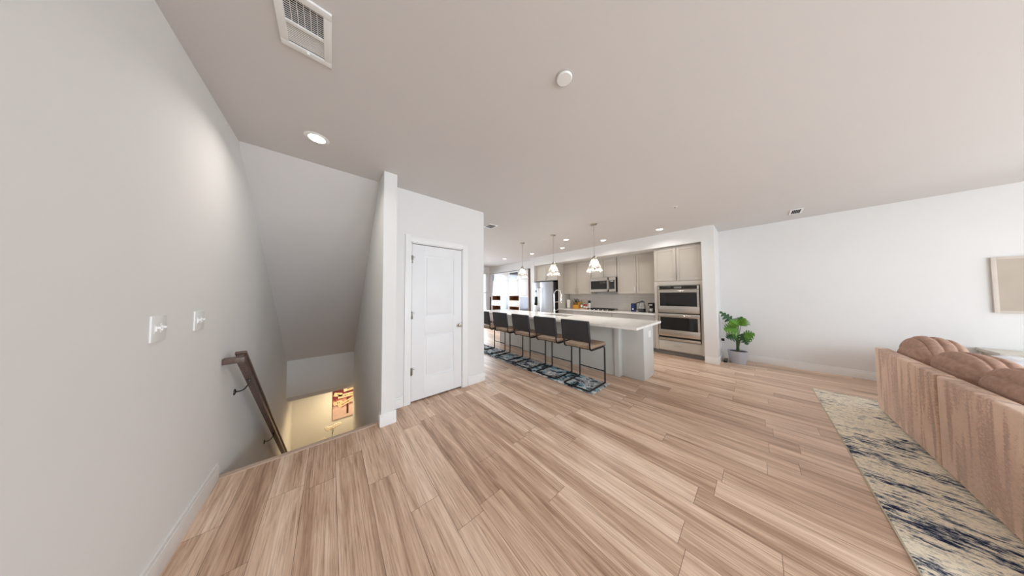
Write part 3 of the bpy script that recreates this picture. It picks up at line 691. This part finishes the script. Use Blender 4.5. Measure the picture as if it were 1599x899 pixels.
MB().box(6.10, 6.30, 1.69, 1.81, ZC+.17, ZC+.245, .012).build('brew_head', BPLAS, t); MB().box(6.098, 6.102, 1.71, 1.79, ZC+.18, ZC+.21).build('badge_strip', STEEL, t)
MB().lathe([(.0, .032), (.04, .032), (.045, .10), (.04, .10), (.036, .04), (0, .04)], (6.155, 1.75, ZC), 18).build('cup', CHROME, t)

# ------------------------------------------------------------------ island
t = thing('kitchen_island', 'long grey kitchen island base under the quartz top', 'island', (3.95, 3.0, 0))
m = MB(); m.box(3.69, 4.205, 1.535, 4.76, .10, .69); m.box(3.69, 4.205, 1.535, 2.60, .69, .884); m.box(3.69, 4.205, 3.34, 4.76, .69, .884); m.box(3.785, 4.205, 1.205, 1.535, .09, .884); m.build('carcass', CABLOW, t)
m = MB(); m.box(3.672, 3.69, 1.60, 4.78, 0, .884, .001); m.box(3.668, 3.672, 2.40, 2.406, .0, .884); m.box(3.668, 3.672, 3.24, 3.246, .0, .884); m.box(3.668, 3.672, 4.03, 4.036, 0, .884); m.build('back_panel', CABLOW, t)
m = MB(); m.box(3.648, 3.785, 1.522, 1.60, 0, .884, .002); m.build('corner_post', CABLOW, t)
m = MB(); m.box(3.767, 3.785, 1.19, 1.522, 0, .884, .001); m.build('side_panel', CABLOW, t)
m = MB(); m.box(3.770, 4.235, 1.188, 1.205, 0, .884, .002); m.build('end_panel', CABLOW, t)
m = MB(); m.box(3.672, 4.205, 4.76, 4.80, 0, .884, .002); m.build('far_end_panel', CABLOW, t)
for (a, b) in ((1.25, 2.1), (2.104, 2.7), (2.704, 3.65), (3.654, 4.74)):
    m = MB(); m.box(4.205, 4.225, a, b, .12, .88, .002); m.build('front_panel', CABLOW, t)
# worktop in four pieces of one slab around the sink cut-out
SX0, SX1, SY0, SY1 = 3.74, 4.10, 2.62, 3.32
m = MB(); zt0, zt1 = .885, .918
m.box(3.132, SX0, 1.07, 5.27, zt0, zt1); m.box(SX1, 4.245, 1.07, 5.27, zt0, zt1); m.box(SX0, SX1, 1.07, SY0, zt0, zt1); m.box(SX0, SX1, SY1, 5.27, zt0, zt1)
bmesh.ops.remove_doubles(m.bm, verts=m.bm.verts, dist=1e-5)
tag(m.build('island_worktop', QUARTZ, loc=(3.69, 3.17, zt0), smooth=False), 'long white quartz island top with overhang above the stools', 'worktop')
t = thing('sink', 'stainless undermount sink set in the island top', 'sink', (3.92, 2.97, .70))
m = MB(); th = .004
m.box(SX0-.01, SX1+.01, SY0-.01, SY1+.01, .70, .704); m.box(SX0-.01, SX0, SY0, SY1, .70, .884); m.box(SX1, SX1+.01, SY0, SY1, .70, .884); m.box(SX0, SX1, SY0-.01, SY0, .70, .884); m.box(SX0, SX1, SY1, SY1+.01, .70, .884)
m.build('basin', STEEL, t); MB().lathe([(0, .005), (.03, .005), (.04, .008), (.04, .004), (0, .004)], (3.92, 2.97, .70), 16).build('drain', CHROME, t)
t = thing('faucet', 'tall chrome gooseneck spring faucet on the island', 'faucet', (4.165, 3.25, zt1))
MB().lathe([(0, 0), (.026, 0), (.026, .012), (.019, .02), (.017, .10), (0, .10)], (4.165, 3.25, zt1), 18).build('base', CHROME, t)
arc = [(4.165, 3.25, 1.01), (4.165, 3.25, 1.38)]
for i in range(13): a = PI*i/12; arc.append((4.165, 3.25-.105+.105*math.cos(a), 1.38+.105*math.sin(a)))
arc += [(4.165, 3.04, 1.30)]
MB().tube(arc, .0125, 12).build('spout', CHROME, t)
MB().lathe([(0, 0), (.014, 0), (.020, .02), (.018, .12), (.014, .14), (0, .14)], (4.165, 3.04, 1.17), 16).build('spray_head', CHROME, t)
MB().tube([(4.165, 3.25, 1.19), (4.165, 3.04, 1.21)], .006, 8).build('support_arm', CHROME, t)
MB().tube([(4.165, 3.235, .985), (4.165, 3.17, .995), (4.165, 3.14, 1.03)], .006, 8).build('lever', CHROME, t)
t = thing('power_outlet', 'white outlet on the end panel of the island', 'outlet', (4.05, 1.188, .71))
MB().box(4.0, 4.105, 1.182, 1.188, .655, .765, .002).build('cover_plate', PLASTIC, t)
for z in (.685, .735): MB().box(4.03, 4.075, 1.1795, 1.183, z-.017, z+.017, .002).build('socket', TRIM, t)

# ------------------------------------------------------------------ stools and runner
tag(MB().box(2.73, 3.255, 1.505, 5.35, 0, .008, .003).build('runner_rug', RUGR, loc=(3.0, 3.4, 0)), 'narrow black, teal and white abstract runner beneath the bar stools', 'rug')
zf = .0205
def make_stool(label):
    t = thing('bar_stool', label, 'bar stool', (0, 0, 0), 'bar stools along the island'); r = .0115
    m = MB(); m.tube(rpath([(.225, .215, zf), (-.24, .215, zf), (-.24, -.215, zf), (.225, -.215, zf)], .035), r, 10); m.build('sled_base', BLACKM, t)
    for s_ in (1, -1):
        y = .215*s_
        m = MB(); m.tube(rpath([(.225, y, zf), (.230, y, .575), (.10, y, .575)], .05), r, 10); m.build('leg', BLACKM, t)
        m = MB(); m.tube(rpath([(.12, y, .575), (-.205, y, .575), (-.215, y, .70), (-.255, y, .975)], .06), r, 10); m.build('back_post', BLACKM, t)
    m = MB(); m.tube([(.228, .215, .19), (.228, -.215, .19)], .009, 8); m.build('footrest', BLACKM, t)
    m = MB(); m.box(-.20, .262, -.222, .222, .588, .640, .020, 3)
    st = m.build('seat', TAN, t)
    m = MB(); m.box(-.198, .26, -.220, .220, .583, .598, .006); m.build('seat_base', BLACKM, st)
    m = MB()
    for y in (-.15, -.075, 0, .075, .15): m.tube([(-.17, y, .6405), (.235, y, .6405)], .0022, 6)
    m.build('seam', M_('seam_brown', (120, 98, 80), .6), st)
    Mx = Matrix.Translation((-.238, 0, .845)) @ Matrix.Rotation(-.14, 4, 'Y')
    m = MB(); m.box(-.018, .020, -.235, .235, -.155, .155, .014, 3, M=Mx); m.build('backrest', LEATHER, t)
    return t
sl_ = ['bar stool nearest the camera, at the outlet end of the island', 'second bar stool from the outlet end of the island',
       'middle one of the five bar stools along the island', 'fourth bar stool from the outlet end, beside the farthest one', 'farthest bar stool, partly hidden by the pantry wall corner']
s0 = make_stool(sl_[0]); s0.location = (2.995, 1.775, 0)
for (y, lb, rr) in ((2.375, sl_[1], .01), (2.975, sl_[2], -.015), (3.625, sl_[3], .02), (4.255, sl_[4], -.01)):
    copy_thing(s0, (3.01, y, 0), lb, rr)

# ------------------------------------------------------------------ pendants
def make_pendant(label):
    t = thing('pendant_light', label, 'pendant light', (0, 0, 0), 'glass pendants over the island')
    m = MB(); m.lathe([(0, 0), (.062, 0), (.062, -.008), (.05, -.018), (.012, -.024), (0, -.024)], (0, 0, H), 24); m.build('canopy', NICKEL, t)
    m = MB()
    for i in range(5):
        z = H-.035-i*.028; A = Matrix.Translation((0, 0, z)) @ Matrix.Rotation(PI/2*(i % 2), 4, 'Z')
        pts = [A @ Vector((.009*math.cos(a), 0, .018*math.sin(a))) for a in [2*PI*k/10 for k in range(11)]]
        m.tube(pts, .0025, 6)
    m.build('chain', NICKEL, t)
    m = MB(); m.tube([(0, 0, H-.16), (0, 0, 2.10)], .005, 8); m.build('rod', NICKEL, t)
    m = MB(); m.lathe([(0, 2.12), (.016, 2.12), (.03, 2.095), (.05, 2.085), (.05, 2.07), (.02, 2.065), (.02, 2.02), (0, 2.02)], (0, 0, 0), 20); m.build('socket_cap', NICKEL, t)
    m = MB(); m.lathe([(.040, 2.085), (.070, 2.02), (.112, 1.92), (.152, 1.825), (.156, 1.812), (.150, 1.808), (.145, 1.825), (.106, 1.92), (.064, 2.02), (.034, 2.078)], (0, 0, 0), 28, close=True); m.build('glass_shade', SEEDG, t)
    m = MB(); m.ball((0, 0, 1.955), .042, .042, .058, 1, 16); m.build('bulb', BULB, t)
    spot(t, 0, 0, 1.90, 5, .06)
    return t
def lamps_copy(src, dst):
    pass
p0 = make_pendant('glass cone pendant nearest the camera, over the island'); p0.location = (3.85, 2.03, 0)
copy_thing(p0, (3.85, 3.015, 0), 'middle glass cone pendant over the island'); copy_thing(p0, (3.81, 4.0, 0), 'farthest glass cone pendant, towards the white cabinets')

# ------------------------------------------------------------------ far white wall unit
def tall_unit(y0, y1, label, kind):
    x = 6.0; z1 = 2.40; t = thing('tall_cabinet', label, 'cabinet', (6.23, (y0+y1)/2, 0), 'tall white wall cabinets at the dining end'); g = .004; fx = .018
    m = MB(); m.box(x+.35, XC, y0, y1, 0, z1); m.box(x+.02, x+.35, y0, y0+.02, 0, z1); m.box(x+.02, x+.35, y1-.02, y1, 0, z1); m.box(x+.02, x+.35, y0+.02, y1-.02, z1-.02, z1); m.build('carcass', WHITEG, t)
    a, b = y0+g, y1-g; P = lambda nm, z0, zz, mt=WHITEG: MB().box(x, x+fx, a, b, z0, zz, .002).build(nm, mt, t)
    if kind == 'niche':
        P('door', 1.335, 2.02); P('drawer', .865, 1.115); P('lower_door', .10, .64)
        m = MB(); m.box(x, x+fx, a, b, 2.02, 2.06); m.box(x, x+fx, a, b, 2.34, z1); m.box(x, x+fx, a, a+.05, 2.06, 2.34); m.box(x, x+fx, b-.05, b, 2.06, 2.34); fr = m.build('glazed_door', WHITEG, t)
        MB().box(x+.006, x+.012, a+.05, b-.05, 2.06, 2.34).build('pane', MIRROR, fr)
        for z0, zz in ((1.115, 1.335), (.64, .865)):
            m = MB(); m.box(x+.02, x+.34, a+.02, b-.02, z0, z0+.02); m.box(x+.02, x+.34, a+.02, b-.02, zz-.02, zz); m.box(x+.32, x+.34, a+.02, b-.02, z0+.02, zz-.02); m.box(x+.02, x+.32, a+.02, a+.035, z0+.02, zz-.02); m.box(x+.02, x+.32, b-.035, b-.02, z0+.02, zz-.02)
            m.build('open_niche', NWOOD, t)
    else:
        P('door', 1.335, 2.02); P('top_door', 2.025, z1); P('lower_door', .10, .56)
        m = MB(); m.box(x, x+fx, a, b, .565, .62); m.box(x, x+fx, a, b, 1.28, 1.33); m.box(x, x+fx, a, a+.045, .62, 1.28); m.box(x, x+fx, b-.045, b, .62, 1.28); fr = m.build('glazed_door', WHITEG, t)
        MB().box(x+.006, x+.012, a+.045, b-.045, .62, 1.28).build('pane', MIRROR, fr)
    MB().box(x+.03, XC-.2, a, b, 0, .095).build('plinth', TOE, t)
ty = [5.94, 6.53, 7.19, 7.80, 8.49, 8.735]
tall_unit(ty[0], ty[1], 'white tall cabinet with mirror-glass door closest to the fridge', 'glass')
tall_unit(ty[1], ty[2], 'white tall cabinet with wood niches behind the far pendant', 'niche')
tall_unit(ty[2], ty[3], 'white tall cabinet with mirror-glass door between two niche cabinets', 'glass')
tall_unit(ty[3], ty[4], 'white tall cabinet with wood niches deeper in the dining end', 'niche')
tall_unit(ty[4], ty[5], 'narrow white tall cabinet against the far dining wall', 'glass')
tag(MB().box(5.95, XC, 5.885, 5.935, 0, 2.42, .003).build('shade_strip_board', SHADEBROWN, loc=(6.2, 5.91, 0)), 'brown upright board painting the shaded strip beside the white tall cabinets', 'panel')  # added board; its brown paints a shadow side as a dark strip

# ------------------------------------------------------------------ plant and floor cables
t = thing('monstera_plant', 'green split-leaf plant in a grey pot beside the partition', 'plant', (6.13, .28, 0))
MB().lathe([(0, 0), (.108, 0), (.112, .01), (.140, .235), (.142, .245), (.130, .245), (.126, .225), (0, .225)], (6.13, .28, 0), 28).build('pot', POT, t)
MB().lathe([(0, .226), (.125, .226), (.06, .236), (0, .238)], (6.13, .28, 0), 20).build('soil', SOIL, t)
def leaf(base, tip, width, nrm, mat, root, lobes=5, bend=.10):
    b, e = Vector(base), Vector(tip); ax = e-b; L = ax.length; d = ax.normalized(); n = Vector(nrm); n = (n-d*n.dot(d)).normalized(); s_ = d.cross(n)
    bm = bmesh.new(); N = lobes*4
    def W(t): return width*(math.sin(PI*min(1, t**.62)))**.75*(1-.25*t) if t > .0 else .02
    def P(t, w):
        return b+d*(L*t-abs(w)*.0)+s_*w+n*(-bend*L*(t-.4)**2*1.6-abs(w)*.35)
    for sgn in (1, -1):
        prev = None
        for i in range(N+1):
            t_ = i/N; ph = (i % 4)/4
            w0 = W(t_)*(1.0 if i % 4 in (1, 2) else (.74 if i % 4 == 3 else .30 if .12 < t_ < .92 else .9))*.5
            row = [bm.verts.new(P(t_, 0)), bm.verts.new(P(min(1, t_+.02), sgn*w0*.5)), bm.verts.new(P(min(1.0, t_+.07*(w0/width*2)), sgn*w0))]
            if prev:
                for k in range(2): bm.faces.new((prev[k], prev[k+1], row[k+1], row[k]))
            prev = row
    bmesh.ops.remove_doubles(bm, verts=bm.verts, dist=1e-5); bmesh.ops.recalc_face_normals(bm, faces=bm.faces)
    r = bmesh.ops.solidify(bm, geom=bm.faces[:], thickness=.0018)
    m = MB(); m.add(bm); lo = m.build('leaf', mat, root)
    m = MB(); m.tube([b+n*.002, P(.5, 0)+n*.002, P(.97, 0)+n*.001], [.0035, .0025, .001], 6); m.build('midrib', STEMM, lo)
bx, by = 6.13, .28
def leafstem(base, tip, w, nrm, mat):
    b = Vector(base); m = MB(); s0_ = Vector((bx+random.uniform(-.02, .02), by+random.uniform(-.025, .025), .232))
    m.tube([s0_, s0_.lerp(b, .5)+Vector((0, 0, .05)), b], [.008, .006, .004], 8); m.build('stem', STEMM, t)
    leaf(base, tip, w, nrm, mat, t)
leafstem((6.10, .30, .80), (6.06, .50, 1.02), .22, (-.5, .2, .8), LEAFD)
leafstem((6.05, .27, .70), (5.98, .45, .66), .40, (-.8, .1, .55), LEAFM)
leafstem((6.06, .25, .72), (5.95, .36, .86), .24, (-.8, .3, .5), LEAFM)
leafstem((6.08, .22, .74), (6.02, .16, .90), .24, (-.9, -.2, .3), LEAFM)
leafstem((6.06, .20, .56), (6.02, .045, .62), .30, (-.75, -.2, .6), LEAFM)
leafstem((6.07, .20, .60), (6.00, .14, .40), .24, (-.85, -.1, .4), LEAFD)
leafstem((6.04, .29, .56), (5.97, .42, .50), .26, (-.85, .1, .45), LEAFD)
leafstem((6.12, .26, .78), (6.24, .20, .92), .20, (-.3, -.3, .8), LEAFD)
t = thing('power_adapter', 'black plug adapter with cable on the partition side', 'adapter', (6.25, .52, .40))
MB().box(6.22, 6.29, .512, .52, .36, .47, .002).build('outlet_plate', PLASTIC, t); MB().box(6.235, 6.275, .465, .512, .385, .435, .004).build('plug', BPLAS, t)
MB().tube(rpath([(6.255, .48, .39), (6.25, .475, .25), (6.20, .485, .12), (6.24, .49, .01), (6.28, .47, .006), (6.30, .44, .006)], .08, 6), .004, 6).build('cable', PLASTIC, t)
t = thing('power_strip', 'black power strip lying on the floor behind the pot', 'power strip', (6.15, .45, 0))
MB().box(6.00, 6.24, .425, .475, 0, .035, .006).build('housing', BPLAS, t)
for i in range(4): MB().box(6.02+i*.05, 6.055+i*.05, .43, .47, .0345, .0365, .001).build('socket', TOE, t)

# ------------------------------------------------------------------ sofa, rug, living side
tag(MB().box(1.2, 5.275, -3.4, -.487, 0, .010, .004).build('area_rug', RUGA, loc=(3.2, -1.9, 0)), 'cream and navy distressed area rug under the brown sofa', 'rug')
MB_r = MB(); MB_r.tube([(1.2, -.484, .0047), (5.277, -.484, .0047)], .0046, 6); MB_r.tube([(5.277, -.484, .0047), (5.277, -3.4, .0047)], .0046, 6)
MB_r.build('bound_edge', M_('rug_binding', (196, 186, 166), .9), bpy.data.objects['area_rug'])
def sofa_module(x0, x1, label, end):
    t = thing('sofa_module', label, 'sofa', ((x0+x1)/2, -1.4, .010), 'modules of the brown sofa'); yb = -.892
    MB().box(x0+.012, x1-.012, yb-.085, yb, .035, .735, .016, 3).build('backrest', SOFA, t)
    MB().box(x0+.012, x1-.012, -1.86, yb-.09, .06, .30, .02, 3).build('base', SOFA, t)
    mid = (x0+x1)/2; 
    MB().box(x0+.012, x1-.012, -1.87, yb-.09, .30, .46, .05, 4).build('seat_cushion', SOFA, t)
    for x in (x0+.08, x1-.08):
        for y in (-1.78, -1.0): MB().box(x-.03, x+.03, y-.03, y+.03, .010, .06, .004).build('foot', BPLAS, t)
    if end:
        MB().box(x1-.20, x1-.004, -1.87, yb-.17, .06, .60, .03, 3).build('armrest', SOFA, t)
sofa_module(3.60, 4.905, 'far brown plush sofa module ending by the right wall', False)
sofa_module(2.29, 3.596, 'near brown plush sofa module cut by the picture edge', False)
def back_cushion(cx, cy, cz, rx, ry, rz_, tilt, label, ph, pk, px):
    t = thing('back_cushion', label, 'cushion', (cx, cy, cz), 'loose back cushions on the sofa')
    M = Matrix.Rotation(tilt, 4, 'X')
    def fn(q):
        th = math.atan2(q.z, q.y); w_ = abs(math.sin(6.5*th+ph+.35*math.sin(2.2*q.x+ph)+.9*q.x*q.x))
        r = 1-.085*(1-w_)**2.2*min(1, 1.6*(1-abs(q.x)**6))
        return Vector((q.x, q.y*r, q.z*r-pk*abs(q.x-px)**1.5))
    m = MB(); m.ball((cx, cy, cz), rx, ry, rz_, .66, 104, M, fn); m.build('filled_cover', CUSH, t)
back_cushion(4.575, -1.128, .695, .325, .145, .235, .12, 'farthest brown back cushion with the highest peak', 0, .34, .12)
back_cushion(3.925, -1.13, .678, .325, .145, .205, .16, 'middle brown back cushion, lower than the farthest one', 1.3, .10, 0)
back_cushion(3.275, -1.13, .684, .325, .145, .21, .14, 'brown back cushion at the right picture edge', 2.1, .12, -.1)
# white throw over an ottoman on the far side of the sofa
t = thing('ottoman', 'brown ottoman covered by a white throw, behind the sofa', 'ottoman', (5.45, -1.75, .0))
MB().box(5.30, 5.95, -2.35, -1.38, .06, .56, .05, 3).build('cushion_body', SOFA, t)
for x in (5.35, 5.9):
    for y in (-2.3, -1.44): MB().box(x-.03, x+.03, y-.03, y+.03, .0, .062, .004).build('foot', BPLAS, t)
bm = bmesh.new(); gx, gy = 26, 22; V = {}
for i in range(gx+1):
    for j in range(gy+1):
        u, v = i/gx*2-1, j/gy*2-1; x = 5.62+u*.36; y = -1.84+v*.52
        z = .575+.085*(1-u*u)*(1-v*v*.8)+.010*math.sin(9*u+3*v)+.008*math.sin(14*v+2*u)
        V[i, j] = bm.verts.new((x, y, z))
for i in range(gx):
    for j in range(gy): bm.faces.new((V[i, j], V[i+1, j], V[i+1, j+1], V[i, j+1]))
bmesh.ops.solidify(bm, geom=bm.faces[:], thickness=.012)
m = MB(); m.add(bm); tag(m.build('throw_blanket', THROW, loc=(5.45, -1.84, .5)), 'rumpled white throw blanket visible above the sofa cushions', 'blanket')
t = thing('console_table', 'low whitewashed table against the right wall, at the picture edge', 'table', (6.25, -2.4, 0))
MB().box(6.02, 6.455, -3.2, -1.86, .61, .65, .004).build('tabletop', TABLEW, t)
MB().box(6.05, 6.45, -3.17, -1.89, .50, .608, .003).build('apron', TABLEW, t)
for x in (6.06, 6.43):
    for y in (-3.16, -1.90): MB().box(x-.025, x+.025, y-.025, y+.025, 0, .61, .003).build('leg', TABLEW, t)
MB().box(6.06, 6.43, -3.16, -1.9, .14, .165, .003).build('lower_shelf', TABLEW, t)
t = thing('wall_picture', 'taupe framed panel on the right wall, cut by the picture edge', 'picture', (XR, -2.6, 1.45))
m = MB(); y0, y1, z0, z1 = -3.25, -1.98, 1.11, 1.82; XA = XR-.03
m.box(XA, XR, y0, y0+.03, z0, z1, .002); m.box(XA, XR, y1-.03, y1, z0, z1, .002); m.box(XA, XR, y0+.03, y1-.03, z0, z0+.03, .002); m.box(XA, XR, y0+.03, y1-.03, z1-.03, z1, .002); m.build('frame', M_('frame_beige', (208, 198, 186), .6), t)
MB().box(XA+.01, XR-.002, y0+.03, y1-.03, z0+.03, z1-.03).build('canvas', TAUPE, t)
